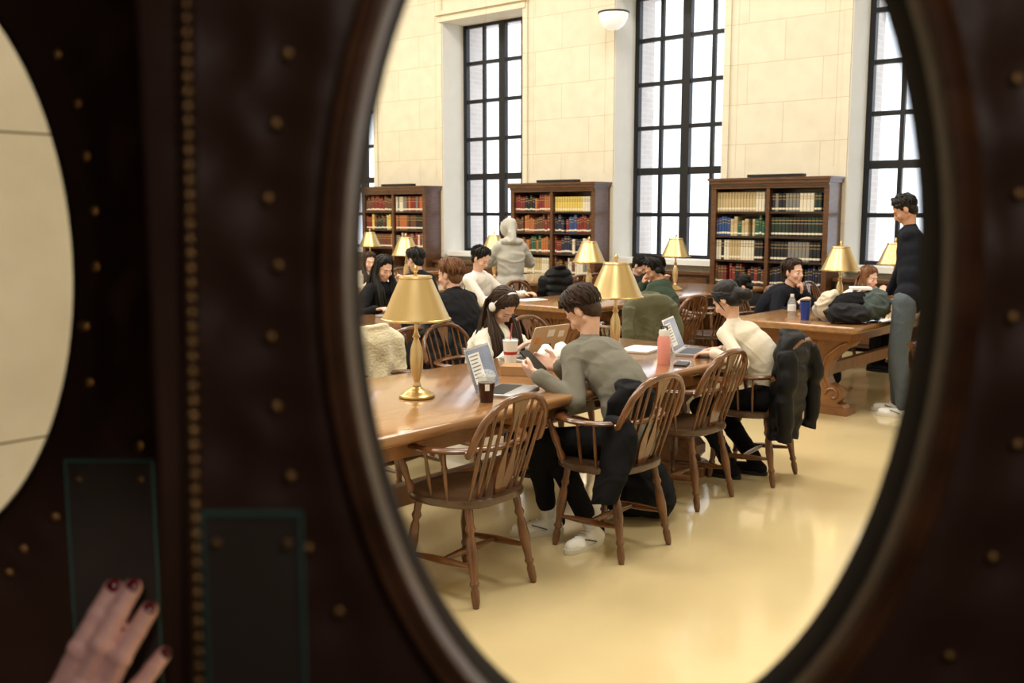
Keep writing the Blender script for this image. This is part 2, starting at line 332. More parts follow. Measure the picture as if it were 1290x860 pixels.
        def ring(z,k): return [g+t*(.065+.145*k*math.cos(a))*1+lat*(.048*k*math.sin(a))*(1 if math.cos(a)>0 else .9)+V((0,0,z)) for a in [2*PI*i/20 for i in range(20)]]
        sl.rings([ring(.0,.96),ring(.006,1),ring(.026,1)]); sl.build('sole','sole' if shoe=='sneak' else 'dark',o)
        if shoe=='sneak':
            for k in range(4): 
                c0=g+t*(.045+.022*k)+V((0,0,.083-.006*k)); MB().tube([c0-lat*.022,c0+V((0,0,.006)),c0+lat*.022],.0028,5).build('shoelace','white',o)
            MB().ell(g-t*.073+V((0,0,.06)),(.014,.014,.024)).build('heel_tab','black_cloth',o)
            for q in (-1,1): MB().tube([g+t*(.02)+lat*q*.042+V((0,0,.034)),g+t*(.07)+lat*q*.040+V((0,0,.052)),g+t*(.10)+lat*q*.036+V((0,0,.06))],.0035,5).build('side_stripe','grey',o)
    if hair=='hood':
        h=MB(); h.ell(hp((0,-.02,.03)),(.09,.102,.112),HR); h.ell(nk+V((0,-.055,.0)),(.13,.085,.06)); h.tube([hp((.083*math.cos(a),.055,.03+.105*math.sin(a))) for a in [2*PI*k/14 for k in range(15)]],.018,8)
        h.rc(hp((0,-.085,.05)),nk+V((0,-.12,.01)),.055,.04); h.rc(nk+V((-.1,-.02,-.01)),nk+V((.1,-.02,-.01)),.05,.05)
        o=h.build('hood',top,root); remesh(o,.009,3,.008,9,.009,so)
    elif hair:
        h=MB(); h.ell(hp((0,-.024,.04)),(.080*s,.092*s,.084*s),HR); h.ell(hp((0,-.052,-.015)),(.07*s,.052*s,.072*s),HR)
        for q in (-1,1): h.rc(hp((q*.070,.0,.045)),hp((q*.071,.008,.0)),.014*s,.007*s,8)
        if hair=='bun': 
            h.ell(hp((0,-.135,-.055)),(.042*s,.038*s,.044*s),HR); h.rc(hp((0,-.085,-.02)),hp((0,-.12,-.045)),.05,.034)
            for q in (-1,1): h.ell(hp((q*.046,-.05,-.03)),(.028,.04,.045),HR)
        if hair=='curly':
            for k in range(46):
                a=random.uniform(0,2*PI); bb=random.uniform(-.1,1.4); h.ell(hp((.078*math.cos(a)*math.cos(bb),-.02+.085*math.sin(a)*math.cos(bb) if math.sin(a)<.4 else .03,.055+.075*math.sin(bb))),(.016,.016,.016),None,8,6)
        if hair=='long':
            for q in (-1,1):
                for k in range(3): h.rc(hp((q*(.06-.02*k),-.04-.015*k,0)),nk+V((q*(.08-.03*k),-.075,-.1-.03*k)),.026*s,.02*s,8)
                h.rc(hp((q*.072,.0,.03)),hp((q*.078,.005,-.08)),.016*s,.018*s,8); h.rc(hp((q*.078,.005,-.08)),nk+V((q*.085,.065,-.12)),.018*s,.014*s,8)
        o=h.build('hair',hm,root); remesh(o,.0065,2,.003,40)
        locks(hp,s,nh if hair!='long' else int(nh*1.5),hair,nk,.010 if hair=='short' else .005).build('hair_strands',hm,root)
    if extras: extras(root,hp,HR,dict(P=P,nk=nk))
    return root
def headphones(m1,m2):
    def f(root,hp,HR,J):
        MB().tube([hp((math.cos(a)*.090,-.012,.01+math.sin(a)*.122)) for a in [PI*k/14 for k in range(15)]],.007,8).build('headphone_band',m1,root)
        for q in (-1,1):
            d=HR@V((q,0,0)); MB().lathe([(.0,0),(.027,.002),(.030,.008),(.030,.016),(.024,.021),(0,.022)],hp((q*.078,-.008,-.005)),d,16).build('ear_cup',m2,root)
    return f
def toW(x,y,yaw,p):
    q=Matrix.Rotation(-yaw,3,'Z')@(V(p)-V((x,y,0))); return (q.x,q.y,q.z)
F90=PI/2
# ---- the man in the grey sweatshirt
mx,my=-2.72,4.04
hd=pxx(733,392,-3.12)
person('man in grey sweatshirt with brown hair bent over phone, seen from behind, at nearest table',mx,my,F90,head=toW(mx,my,F90,hd),look=(.2,46),
  hr=toW(mx,my,F90,(-3.18,4.02,.86)),hl=toW(mx,my,F90,(-3.14,3.80,.84)),er=(.9,-.2,-.7),el=(-.9,-.1,-.8),dr=(-.25,1,.1),dl=(.2,1,.1),nr=(-.8,0,.4),nl=(.8,0,.4),curl=(.5,.5),
  fr=(-.16,.12),tr=(-1,.05),fl=(-.16,.40),tl=(-.8,.6),pants='darkpant',shoe='sneak',top='grey_knit',hair='short',hm='hairbrn',skin='skinA',vox=.0075,e=.020,amp=.004,fold=.0055,kneeR=(-.5,1,.4),kneeL=(-.4,.6,.9),nh=420,hunch=.085,cuff=.085,sock=True,sm=16)
p=tag(MB().rings([rrect(.037,.078,.009,z) for z in (-.004,.004)]).build('smartphone','dark',smooth=False),'dark smartphone held in both hands by the man in grey sweatshirt','phone')
p.location=(-3.255,3.91,.885); p.rotation_euler=(R(35),0,R(90))
# ---- woman with headphones
wx,wy=-4.42,4.78; hd=pxx(634,386,-4.2)
person('woman with white headphones and long brown hair in cream sweater at nearest table',wx,wy,-F90,head=toW(wx,wy,-F90,hd),look=(-.1,50),w=.86,s=.95,
  hr=(.17,.45,.80),hl=(-.12,.50,.80),top='cream_knit',e=.022,hair='long',hm='hairbrn',vox=.0075,extras=headphones('white','white'),amp=.004,fold=.008,fr=(.12,.35),fl=(-.1,.3),nh=280)
# ---- woman in ivory top on the last chair
gx,gy=-2.74,5.58; hd=pxx(915,377,-3.02); gyaw=F90+.1
person('woman with dark tied hair in ivory long sleeve top typing at end of nearest table',gx,gy,gyaw,head=toW(gx,gy,gyaw,hd),look=(-.05,38),w=.8,s=.95,
  hr=toW(gx,gy,gyaw,(-3.05,5.50,.80)),hl=toW(gx,gy,gyaw,(-3.0,5.30,.80)),top='ivory_top',e=.010,hair='bun',hm='hairblk',skin='skinA',vox=.0075,fr=(.08,.12),fl=(-.1,.22),amp=.003,fold=.0045,dl=(.1,1,-.1),dr=(-.2,1,-.1),nh=340,hunch=.07,sm=12)
# ---- navy fleece man, chin on hand
nx,ny=-4.42,8.75; hd=pxx(1000,343,-4.12); l=toW(nx,ny,-F90,hd)
person('man in navy fleece with chin on his fist behind the bottle and blue cup',nx,ny,-F90,head=l,look=(-.25,2),top='navy',e=.028,hair='short',hm='hairbrn',vox=.010,
  hr=(.18,.42,.80),hl=(l[0]-.04,l[1]+.07,l[2]-.19),dl=(.4,.1,1),el=(-.4,.8,-.7),curl=(.4,1.2),nl=(.3,-1,0),nh=180)
# ---- woman leaning with papers
qx,qy=-4.3,10.3; hd=pxx(1095,350,-3.95); l=toW(qx,qy,-F90,hd)
person('woman with long auburn hair and pale top leaning over papers at far right table',qx,qy,-F90,head=l,look=(-.3,14),top='white_shirt',e=.02,w=.88,s=.98,hair='long',hm='hairlt',vox=.010,hr=(.2,.5,.8),hl=(l[0]-.06,l[1]+.05,l[2]-.2),dl=(.2,0,1),el=(-.6,.5,-.7))
# ---- standing man on the right
sx_,sy_=-2.85,8.12; syaw=F90+.25; hd=pxx(1139,268,-2.98)
person('standing man with dark curly hair in navy sweater and jeans at right edge',sx_,sy_,syaw,head=toW(sx_,sy_,syaw,(-2.98,hd.y,1.66)),look=(.1,34),pelvis=(0,-.02,.95),hr=toW(sx_,sy_,syaw,pxx(1128,376,-3.04)),hl=toW(sx_,sy_,syaw,pxx(1116,382,-3.10)),top='navy',e=.018,pants='jeans',
  shoe='sneak',hair='curly',vox=.009,fr=(.1,.03),fl=(-.1,-.03),skin='skinB',kneeR=(.05,1,0),kneeL=(-.05,1,0),curl=(.7,.7),hunch=.03,er=(.15,-.6,-1),el=(-.15,-.6,-1),dr=(0,1,.1),dl=(0,1,.1),amp=.0015,fold=.002,pe=.020,sm=16)
# ---- green hoodie
kx,ky=-5.02,7.95; hd=pxx(824,340,-5.3); l=toW(kx,ky,F90,hd)
person('person in dark green hooded jacket with black headphones slumped at middle table',kx,ky,F90,head=l,look=(.9,28),top='green_hood',e=.034,hair='short',vox=.010,hr=(.2,.42,.8),hl=(l[0]-.02,l[1]+.12,l[2]-.15),dl=(.2,-.2,1),el=(-.5,.4,-.8),hoodie=True,extras=headphones('dark','dark'),amp=.005,fold=.007,skin='skinB')
# ---- black coat man, brown hair
bx,by=-5.12,5.35; hd=pxx(566,346,-5.4)
person('man with short brown hair in black coat, seen from behind, at second table',bx,by,F90,head=toW(bx,by,F90,hd),look=(.2,12),top='black_cloth',e=.042,hair='short',hm='hairlt',vox=.010,hr=(.2,.42,.8),hl=(-.2,.42,.8),amp=.008,fold=.009,nh=200)
ax_,ay=-7.0,5.95; hd=pxx(484,338,-6.8)
person('woman with long black hair in black top facing open laptops, far left',ax_,ay,-F90,head=toW(ax_,ay,-F90,hd),look=(-.2,25),top='black_cloth',e=.025,w=.88,s=.95,hair='long',hm='hairblk',vox=.011,hr=(.2,.45,.8),hl=(-.2,.45,.8),skin='skinA')
cx_,cy_=-7.1,7.75; hd=pxx(606,326,-6.95)
person('man with black hair in white shirt reading, in front of hooded figure',cx_,cy_,-F90,head=toW(cx_,cy_,-F90,hd),look=(.1,30),top='white_shirt',e=.018,w=.95,hair='short',vox=.010,hr=(.14,.42,.8),hl=(-.14,.42,.8))
d_=pxx(643,300,-7.6)
person('standing figure in long light grey hooded coat with back turned, before middle bookcase',-7.6,d_.y,.95,head=(0,.05,1.44),look=(.2,24),pelvis=(0,0,.82),s=.93,w=.95,hr=(.12,.30,1.05),hl=(-.12,.30,1.05),top='beige_coat',e=.034,coat='long',hair='hood',vox=.011,fr=(.1,0),fl=(-.1,0),kneeR=(.05,1,0),kneeL=(-.05,1,0),amp=.005,fold=.010,er=(.8,-.2,-.6),el=(-.8,-.2,-.6),hunch=.02)
hd=pxx(936,362,-5.25); person('dark haired person in black, head low, behind the woman in ivory top',-5.0,hd.y,F90,head=(.0,.25,hd.z),look=(.4,45),top='black_cloth',e=.03,hair='short',vox=.014,hr=(.2,.42,.8),hl=(-.2,.42,.8))
hd=pxx(806,335,-6.9); person('dark haired person seated left of the green hooded jacket',-7.1,hd.y,-F90,head=(0,.2,hd.z),look=(.1,40),top='charcoal',e=.03,hair='short',vox=.014,hr=(.2,.45,.8),hl=(-.2,.45,.8))
hd=pxx(466,330,-9.6); person('long haired person in light coat half hidden at far left',-9.75,hd.y,-F90,head=(0,.15,hd.z),look=(-.5,10),top='tan',e=.03,w=.9,hair='long',hm='hairbrn',vox=.014,hr=(.2,.45,.8),hl=(-.2,.45,.8))
hd=pxx(531,328,-7.5); person('person in black seen from behind beneath the far left lamp',-7.45,hd.y,F90,head=(0,.15,hd.z),look=(0,20),top='black_cloth',e=.035,hair='short',vox=.014,hr=(.2,.45,.8),hl=(-.2,.45,.8))
# ------------------------------------------------------------------ garments on chairs
CN=[0]
def coat(label,x,y,yaw,m,top=.95,bot=.34,w=.22,puff=0,yo=-.31,sleeves=True,name='coat',cat='coat',t=.055,fold=.014,collar=True,taper=1.0,sl=1.0,qf=34,sm=2):
    CN[0]+=1; sd=CN[0]*2.3; c=MB(); n=52; rows=44; rs=[]
    for i in range(rows+1):
        u=i/rows; z=top-(top-bot)*u; k=min(1,u/.16)**.55
        ww=w*(.40+.60*k)*(1+(taper-1)*u)*(1+.05*math.sin(u*5+sd)); th=t*(.55+.45*k)*(1-.2*u); yc=yo+.05*u+.012*math.sin(u*4+sd); xc=.02*math.sin(u*3+sd)
        r=[]
        for j in range(n):
            a=2*PI*j/n; ca,sa=math.cos(a),math.sin(a); px_=xc+ww*math.copysign(abs(ca)**.8,ca)
            zz=z+.03*u*math.sin(px_*9+sd)
            pf=puff*(abs(math.sin(z*qf+1.6*px_+1.2*noise.noise(V((px_*4,z*3,sd)))))**.7-.5); px_+=pf*ca
            f=(fold if not puff else .018)*(.25+.75*u)*math.sin(px_*(34 if not puff else 15)+sd+3*noise.noise(V((px_*3,u*3,sd))))
            r.append(V((px_,yc+(th+pf)*sa+f,zz)))
        rs.append(r)
    c.rings(rs)
    if collar: c.tube([(math.cos(a)*w*.42,yo+.02+math.sin(a)*.05,top-.01+.015*math.sin(a)) for a in [2*PI*k/14 for k in range(15)]],.02,8)
    if sleeves:
        for q in (-1,1):
            pts=[];rad=[]
            for k in range(12):
                u=k/11; pts.append((q*(w*.86+.05*math.sin(u*2.6)),yo-.02-.03*math.sin(u*3)+.01*math.sin(u*9+sd),top-.1-(top-bot)*.92*u*sl)); rad.append((.052-.014*u)*(1+.10*math.sin(u*17+sd))+puff*abs(math.sin(u*14)))
            c.tube(pts,rad,12)
    o=c.build(name,m,None); remesh(o,.0085,2 if puff else sm,.004,9,.003 if puff else .005,sd); o.location=(x,y,0); o.rotation_euler.z=yaw
    return tag(o,label,cat)
coat('cream sherpa fleece jacket draped over a chair at far side of nearest table',-4.34,4.0,-F90,'sherpa',.95,.42,.26,0,-.29,t=.10,fold=.026,sm=5)
coat('slate puffer jacket hung on the chair of the woman with headphones',-4.50,4.72,-F90,'puffg',.93,.38,.21,.016)
coat('olive jacket draped over a chair right of the second lamp of the nearest table',-4.93,7.22,F90-.3,'olive',.95,.42,.27,0,-.29,t=.09,fold=.024,sm=5)
coat('black puffer jacket hung over the chair back of the woman in ivory top',-2.90,5.57,F90+.1,'puff',.925,.27,.225,.015,-.285,True,'jacket','jacket',t=.075,taper=.85,sl=.85,qf=30)
coat('black puffer coat bundled on a chair before the middle bookcase',-6.78,8.95,-F90,'puff',1.02,.5,.22,.018,t=.09)
coat('black jacket hung inside the chair back of the man in grey',-2.83,3.95,F90,'black_cloth',.82,.44,.18,0,-.17,False,'jacket','jacket',t=.05)
coat('black jacket trailing from the chair arm beside the man in grey sweatshirt',-2.62,3.76,PI-.3,'black_cloth',.70,.30,.15,0,0,False,'jacket','jacket',t=.04,fold=.012,collar=False,taper=.6,sm=4)
# ------------------------------------------------------------------ captain's chair
def hoop_at(x):
    P=[(0,-.315,.885),(.08,-.31,.88),(.15,-.298,.852),(.20,-.28,.80),(.225,-.255,.735),(.23,-.225,.665)]
    x=abs(x)
    for a,b in zip(P,P[1:]):
        if a[0]<=x<=b[0]: t=(x-a[0])/(b[0]-a[0]); return (a[1]+(b[1]-a[1])*t,a[2]+(b[2]-a[2])*t)
    return P[-1][1:]
LEG=[(.012,0),(.018,.06),(.019,.16),(.014,.2),(.022,.24),(.016,.28),(.018,.34),(.025,.5),(.02,.68),(.014,.73),(.023,.78),(.016,.83),(.018,.92),(.015,1)]
def make_chair():
    t=thing('captain_chair','','chair'); kids=[]
    def out(k,z,dz=0):
        r=[]
        for i in range(36):
            a=2*PI*i/36; cx=math.copysign(abs(math.cos(a))**.7,math.cos(a)); cy=math.copysign(abs(math.sin(a))**.8,math.sin(a)); r.append(V((cx*.25*k*(1 if cy>0 else .95),cy*.225*k,z)))
        return r
    kids.append(MB().rings([out(.9,.408),out(.99,.418),out(1,.432),out(.985,.446),out(.9,.45),out(.6,.441),out(.15,.438)]).build('seat','seat',t))
    for q in (-1,1):
        for yy,yf in ((.14,.19),(-.15,-.225)):
            kids.append(MB().turned((q*.155,yy,.415),(q*.195,yf,0),[(r,1-u) for r,u in LEG[::-1]]).build('leg','chair',t))
        kids.append(MB().turned((q*.181,.17,.15),(q*.183,-.195,.17),[(.008,0),(.015,.3),(.017,.5),(.015,.7),(.008,1)]).build('stretcher','chair',t))
        kids.append(MB().turned((q*.215,.12,.44),(q*.27,.17,.655),[(.012,0),(.02,.15),(.013,.3),(.02,.55),(.014,.8),(.012,1)]).build('arm_post','chair',t))
        for yy in (.0,-.09): kids.append(MB().turned((q*.222,yy,.44),(q*(.272 if yy==0 else .258),yy-.01,.655),[(.006,0),(.009,.5),(.006,1)],8).build('spindle','chair',t))
    kids.append(MB().turned((-.18,-.01,.16),(.18,-.01,.16),[(.008,0),(.015,.3),(.017,.5),(.015,.7),(.008,1)]).build('stretcher','chair',t))
    pts=[];rad=[]
    for i in range(29):
        a=-1.05+ (PI+2.1)*i/28; x=.275*math.cos(a); y=-.23*math.sin(a)
        pts.append((x,y,.665)); rad.append(.024 if 3<i<25 else .032)
    kids.append(MB().tube(pts,rad,10,1,.55,(0,0,1)).build('arm_rail','chair',t))
    hp_=[]
    for i in range(25):
        a=PI*i/24; x=-.232*math.cos(a) ; x=math.copysign(min(abs(x),.23),x); y,z=hoop_at(x); 
        if i in(0,24): y,z=-.21,.66
        hp_.append((x,y,z))
    kids.append(MB().tube(hp_,.0155,10,1,1.15,(0,1,.3)).build('back_hoop','chair',t))
    for x in (-.185,-.135,-.085,.085,.135,.185):
        y,z=hoop_at(x*1.02); kids.append(MB().turned((x*.92,-.165,.44),(x*1.02,y,z),[(.0065,0),(.0095,.4),(.006,1)],8).build('spindle','chair',t))
    sp=MB(); y1,z1=hoop_at(0); n=16
    for q in (-1,1):
        rs=[]
        for i in range(n+1):
            u=i/n; wo=.032+.018*math.sin(u*PI*2.2)+.012*u; wi=.018*max(0,math.sin((u-.2)/.62*PI)) if .2<u<.82 else .0005
            y=-.185+(y1+.185)*u; z=.445+(z1-.445)*u
            rs.append([V((q*wi,y-.006,z)),V((q*wo,y-.006,z)),V((q*wo,y+.006,z)),V((q*wi,y+.006,z))])
        sp.rings(rs)
    sp.tube([(-.018,-.25,.68),(.018,-.25,.68)],.006,6)
    kids.append(sp.build('back_splat','chair',t)); reg(t,kids); return t
chair0=make_chair(); used=[False]
def chair(x,y,rz,label,group=None):
    c=chair0 if not used[0] else copy_tree(chair0)
    used[0]=True; c.location=(x,y,0); c.rotation_euler.z=rz; c['label']=label
    if group: c['group']=group
    return c
g1='wooden armchairs along the near side of the nearest table'; g2='wooden armchairs along the far side of the nearest table'
chair(-2.96,3.10,F90+.03,'empty wooden armchair nearest the viewer at nearest table, dark seat fully visible',g1)
chair(-2.79,3.95,F90-.04,'wooden armchair the man in grey sweatshirt sits on',g1)
chair(-2.955,4.90,F90,'empty wooden armchair between man in grey and woman in ivory top',g1)
chair(-2.88,5.60,F90+.1,'wooden armchair with black puffer jacket on its back',g1)
chair(-4.34,3.98,-F90,'wooden armchair under the cream sherpa jacket',g2)
chair(-4.46,4.76,-F90,'wooden armchair of the woman with white headphones',g2)
chair(-4.36,5.52,-F90,'empty wooden armchair behind the laptop covered in stickers',g2)
chair(-4.34,3.15,-F90,'wooden armchair at far side of nearest table, hidden left of sherpa jacket',g2)
g3='wooden armchairs round the right carved table'
chair(-4.45,8.75,-F90,'wooden armchair of the man in navy fleece',g3); chair(-4.38,10.3,-F90,'wooden armchair of the woman with auburn hair',g3)
chair(-4.40,9.5,-F90,'empty wooden armchair between navy fleece man and auburn haired woman',g3); chair(-2.33,7.45,F90+.5,'reddish wooden armchair cut by right edge beside standing man',g3)
g4='wooden armchairs round the middle table'
chair(-4.93,7.22,F90-.3,'wooden armchair under the olive jacket',g4); chair(-4.98,7.97,F90-.05,'wooden armchair of the person in green hooded jacket',g4); chair(-5.0,9.6,F90,'wooden armchair of the person in black with head low',g4)
chair(-5.0,8.75,F90-.1,'empty wooden armchair right of the green hooded jacket',g4)
chair(-6.98,7.75,-F90,'wooden armchair of the man in white shirt',g4); chair(-6.86,8.3,-F90,'empty wooden armchair left of the black puffer bundle',g4); chair(-6.80,9.0,-F90,'wooden armchair under the black puffer bundle',g4)
chair(-6.95,9.9,-F90,'wooden armchair of the seated person left of green hooded jacket',g4)
g5='wooden armchairs round the tables at left'
chair(-5.06,5.35,F90,'wooden armchair of the man in black coat',g5); chair(-6.98,5.9,-F90,'wooden armchair of the woman with long black hair',g5); chair(-5.1,4.5,F90,'empty wooden armchair left of the man in black coat',g5)
chair(-7.5,8.4,F90,'wooden armchair behind the far left lamp',g5); chair(-9.7,9.2,-F90,'wooden armchair at far left beside the long haired person',g5); chair(-7.55,9.6,F90,'empty wooden armchair by third table below hooded figure',g5)
# ------------------------------------------------------------------ tables
def make_table(L=3.6,W=1.12):
    t=thing('library_table','','table'); kids=[]; hx,hy=W/2,L/2
    kids.append(MB().rings([rrect(hx-.03,hy-.03,.02,.70),rrect(hx-.012,hy-.012,.03,.712),rrect(hx,hy,.035,.728),rrect(hx,hy,.035,.748),rrect(hx-.006,hy-.006,.03,.757),rrect(hx-.016,hy-.016,.03,.76)]).build('tabletop','table',t))
    a=MB()
    for q in (-1,1): a.box((q*(hx-.12)-.012,-hy+.2,.62),(q*(hx-.12)+.012,hy-.2,.702)); a.box((-hx+.12,q*(hy-.2)-.012,.62),(hx-.12,q*(hy-.2)+.012,.702))
    kids.append(a.build('apron','tableleg',t,False))
    half=[(.43,.64),(.43,.60),(.40,.565),(.35,.545),(.30,.50),(.245,.44),(.215,.37),(.21,.30),(.235,.25),(.29,.225),(.335,.185),(.335,.13),(.30,.09),(.35,.08),(.37,.055),(.37,.0)]
    prof=half+[(-x,z) for x,z in half[::-1]]
    for q in (-1,1):
        y=q*(hy-.36); b=MB(); 
        b.rings([[V((x,yy,z)) for x,z in prof] for yy in (y-.06,y+.06)])
        tr=b.build('trestle','tableleg',t,False)
        kk=[]
        for e in (-1,1):
            for yy in (y-.063,y+.063):
                sc=MB(); pts=[(e*(.265-(.066-.005*k)*math.cos(k*.55)),yy,.16+(.066-.005*k)*math.sin(k*.55)) for k in range(12)]
                sc.tube(pts,.012,6); sc.tube([(e*.37,yy,.60),(e*.30,yy,.565),(e*.20,yy,.48),(e*.165,yy,.37),(e*.18,yy,.27),(e*.21,yy,.22)],.012,6)
                kk.append(sc.build('scroll_carving','tableleg',tr))
        for yy in (y-.063,y+.063):
            kk.append(MB().ell((0,yy,.38),(.06,.018,.15)).build('scroll_carving','tableleg',tr)); f_=MB()
            for a_ in (-.8,-.4,0,.4,.8): f_.ell((.11*math.sin(a_),yy,.53+.05*math.cos(a_)),(.014,.012,.05),Matrix.Rotation(a_,3,'Y'),8,6)
            kk.append(f_.build('leaf_carving','tableleg',tr))
        KIDS[tr.name]=kk; kids.append(tr)
        kids.append(MB().box((-.40,y-.095,0),(.40,y+.095,.055)).build('foot','tableleg',t,False))
    kids.append(MB().box((-.03,-hy+.4,.24),(.03,hy-.4,.34)).build('stretcher','tableleg',t,False))
    reg(t,kids); return t
t0=make_table(); TL=[(-3.48,4.0,'long oak library table nearest the viewer, with two brass lamps and laptops'),(-3.55,9.28,'oak library table with carved scroll leg beside the standing man'),
 (-6.05,9.1,'oak library table in the middle, behind the sticker covered laptop'),(-6.05,4.2,'oak library table behind the woman with headphones, at left'),(-8.65,9.3,'far oak library table under the far left lamps'),(-11.25,9.4,'farthest oak library table at left edge of view'),(-8.65,4.4,'oak library table at far left, mostly hidden')]
for i,(x,y,l) in enumerate(TL):
    t=t0 if i==0 else copy_tree(t0); t.location=(x,y,0); t['label']=l; t['group']='oak library tables'
# ------------------------------------------------------------------ lamps
def make_lamp():
    t=thing('table_lamp','','lamp'); k=[]
    k.append(MB().lathe([(0,0),(.082,0),(.088,.006),(.086,.014),(.07,.02),(.06,.03),(.05,.034),(.028,.045),(.02,.052)],seg=28).build('lamp_base','brass',t))
    k.append(MB().lathe([(.018,.05),(.022,.06),(.014,.075),(.02,.1),(.03,.14),(.033,.19),(.028,.24),(.016,.275),(.012,.285),(.02,.295),(.012,.31),(.009,.33),(.009,.58)],seg=20).build('lamp_stem','cream',t))
    k.append(MB().lathe([(.163,.375),(.168,.375),(.168,.383),(.161,.386),(.14,.43),(.115,.49),(.092,.54),(.078,.572),(.08,.578),(.076,.586),(.03,.59),(.01,.59),(.01,.585),(.07,.578),(.088,.54),(.111,.488),(.136,.43),(.158,.385)],seg=36).build('lamp_shade','shade',t))
    k.append(MB().lathe([(0,.585),(.01,.588),(.006,.6),(.014,.61),(.012,.622),(.004,.632),(0,.64)],seg=12).build('finial','brass',t))
    k.append(MB().ell((.035,0,.47),(.018,.018,.03)).build('bulb','bulb',t))
    k.append(MB().tube([(-.035,0,.41),(-.035,0,.37)],.0015,5).ell((-.035,0,.365),(.005,.005,.007),None,8,6).build('pull_chain','brass',t))
    reg(t,k); return t
l0=make_lamp()
LP=[(-3.45,3.27,'large brass table lamp nearest the viewer, left end of nearest table'),(-3.45,4.92,'second brass table lamp of the nearest table, behind the man in grey'),(-3.55,8.46,'brass table lamp beside the bag pile on the right table'),
 (-3.55,9.75,'brass table lamp half hidden behind the standing man'),(-6.05,8.15,'brass table lamp in front of the middle bookcase'),(-6.05,9.80,'brass table lamp in front of the middle window, above green jacket'),
 (-8.65,8.05,'brass table lamp right of left bookcase base, above black haired woman'),(-8.65,9.6,'small brass table lamp beside the hooded figure'),(-11.25,9.75,'farthest brass table lamp at left edge of oval')]
for i,(x,y,l) in enumerate(LP):
    t=l0 if i==0 else copy_tree(l0); t.location=(x,y,.76); t['label']=l; t['group']='brass table lamps'; t.rotation_euler.z=i*1.3
    L=bpy.data.lights.new('lamp_glow','POINT'); L.energy=3.5; L.color=(1,.86,.62); L.shadow_soft_size=.03; lo=bpy.data.objects.new('lamp_glow',L); COL.objects.link(lo); lo.location=(x,y,1.14)
# ------------------------------------------------------------------ bookcases and books
def bookcase(xc,label):
    t=thing('bookcase',label,'bookcase',(xc,11.36,0)); W=.76
    b=MB(); b.box((-W,.36,.02),(W,.385,1.96)); 
    for x in (-W,0,W): b.box((x-.022 if x<W else x-.044,0.0,.1),(x+.022 if x>-W else x+.044,.38,1.96))
    b.box((-W,0,.0),(W,.38,.12)); b.build('carcass','case',t,False)
    for i in range(1,7):
        for q in (-1,1): MB().box((min(q*.022,q*(W-.03)),.015,.12+.303*i-.012),(max(q*.022,q*(W-.03)),.37,.12+.303*i+.012)).build('shelf','casein',t,False)
    c=MB()
    for z0,z1,o in ((1.93,1.96,.01),(1.96,1.99,.02),(1.99,2.03,.04),(2.03,2.06,.055)): c.box((-W-o,-o,z0),(W+o,.385,z1))
    c.build('cornice','case',t,False); MB().box((-W-.02,-.02,0),(W+.02,.385,.09)).build('plinth','case',t,False)
    f=MB().box((-.3,.02,2.065),(.42,.14,2.10)).box((.2,.05,2.06),(.24,.1,2.07)).build('light_bar','iron',smooth=False); f.location=(xc,11.36,0); tag(f,'flat dark light bar lying on top of the '+label.split(' bookcase')[0].replace('tall mahogany ','')+' bookcase','light bar')
BMESH={}
def book(key,x,y,z,w,h,d,label,group,lean=0):
    kk=(key,round(w,3),round(h,3))
    if kk not in BMESH:
        m=MB(); o=[V((-w/2,.02,0)),V((-w/2+.003,.006,0)),V((0,0,0)),V((w/2-.003,.006,0)),V((w/2,.02,0)),V((w/2,d,0)),V((-w/2,d,0))]
        m.rings([o,[p+V((0,0,h)) for p in o]]); me=bpy.data.meshes.new('book'); me.from_pydata([tuple(p) for p in m.v],[],m.f); me.materials.append(BK[key]); BMESH[kk]=me
    o=bpy.data.objects.new('book',BMESH[kk]); COL.objects.link(o); o.location=(x,y,z); o.rotation_euler.y=lean; tag(o,label,'book',group)
ORD=['first','second','third','fourth','fifth','sixth','seventh','eighth','ninth','tenth','eleventh','twelfth','thirteenth','fourteenth','fifteenth','sixteenth','seventeenth','eighteenth']
CASES=[(-5.72,'right',4,[('tan','tan','tan','cream'),('black','grey','cream','darkgreen'),('blue','green','tan','green'),('darkgreen','black','darkgreen'),('cream','tan','cream','black'),('black','grey','black'),('brown','red','black'),('black','darkgreen','navy')]),
 (-9.12,'middle',4,[('red','black','red','orange'),('yellow','yellow','cream'),('brown','orange','brown','red'),('navy','blue','red','brown'),('brown','green','orange'),('red','navy','cream'),('cream','tan','cream'),('brown','cream','grey')]),
 (-12.52,'left',3,[('brown','red','brown'),('cream','grey','red','orange'),('red','darkgreen','yellow'),('orange','brown','black'),('red','brown','orange'),('grey','red','cream')])]
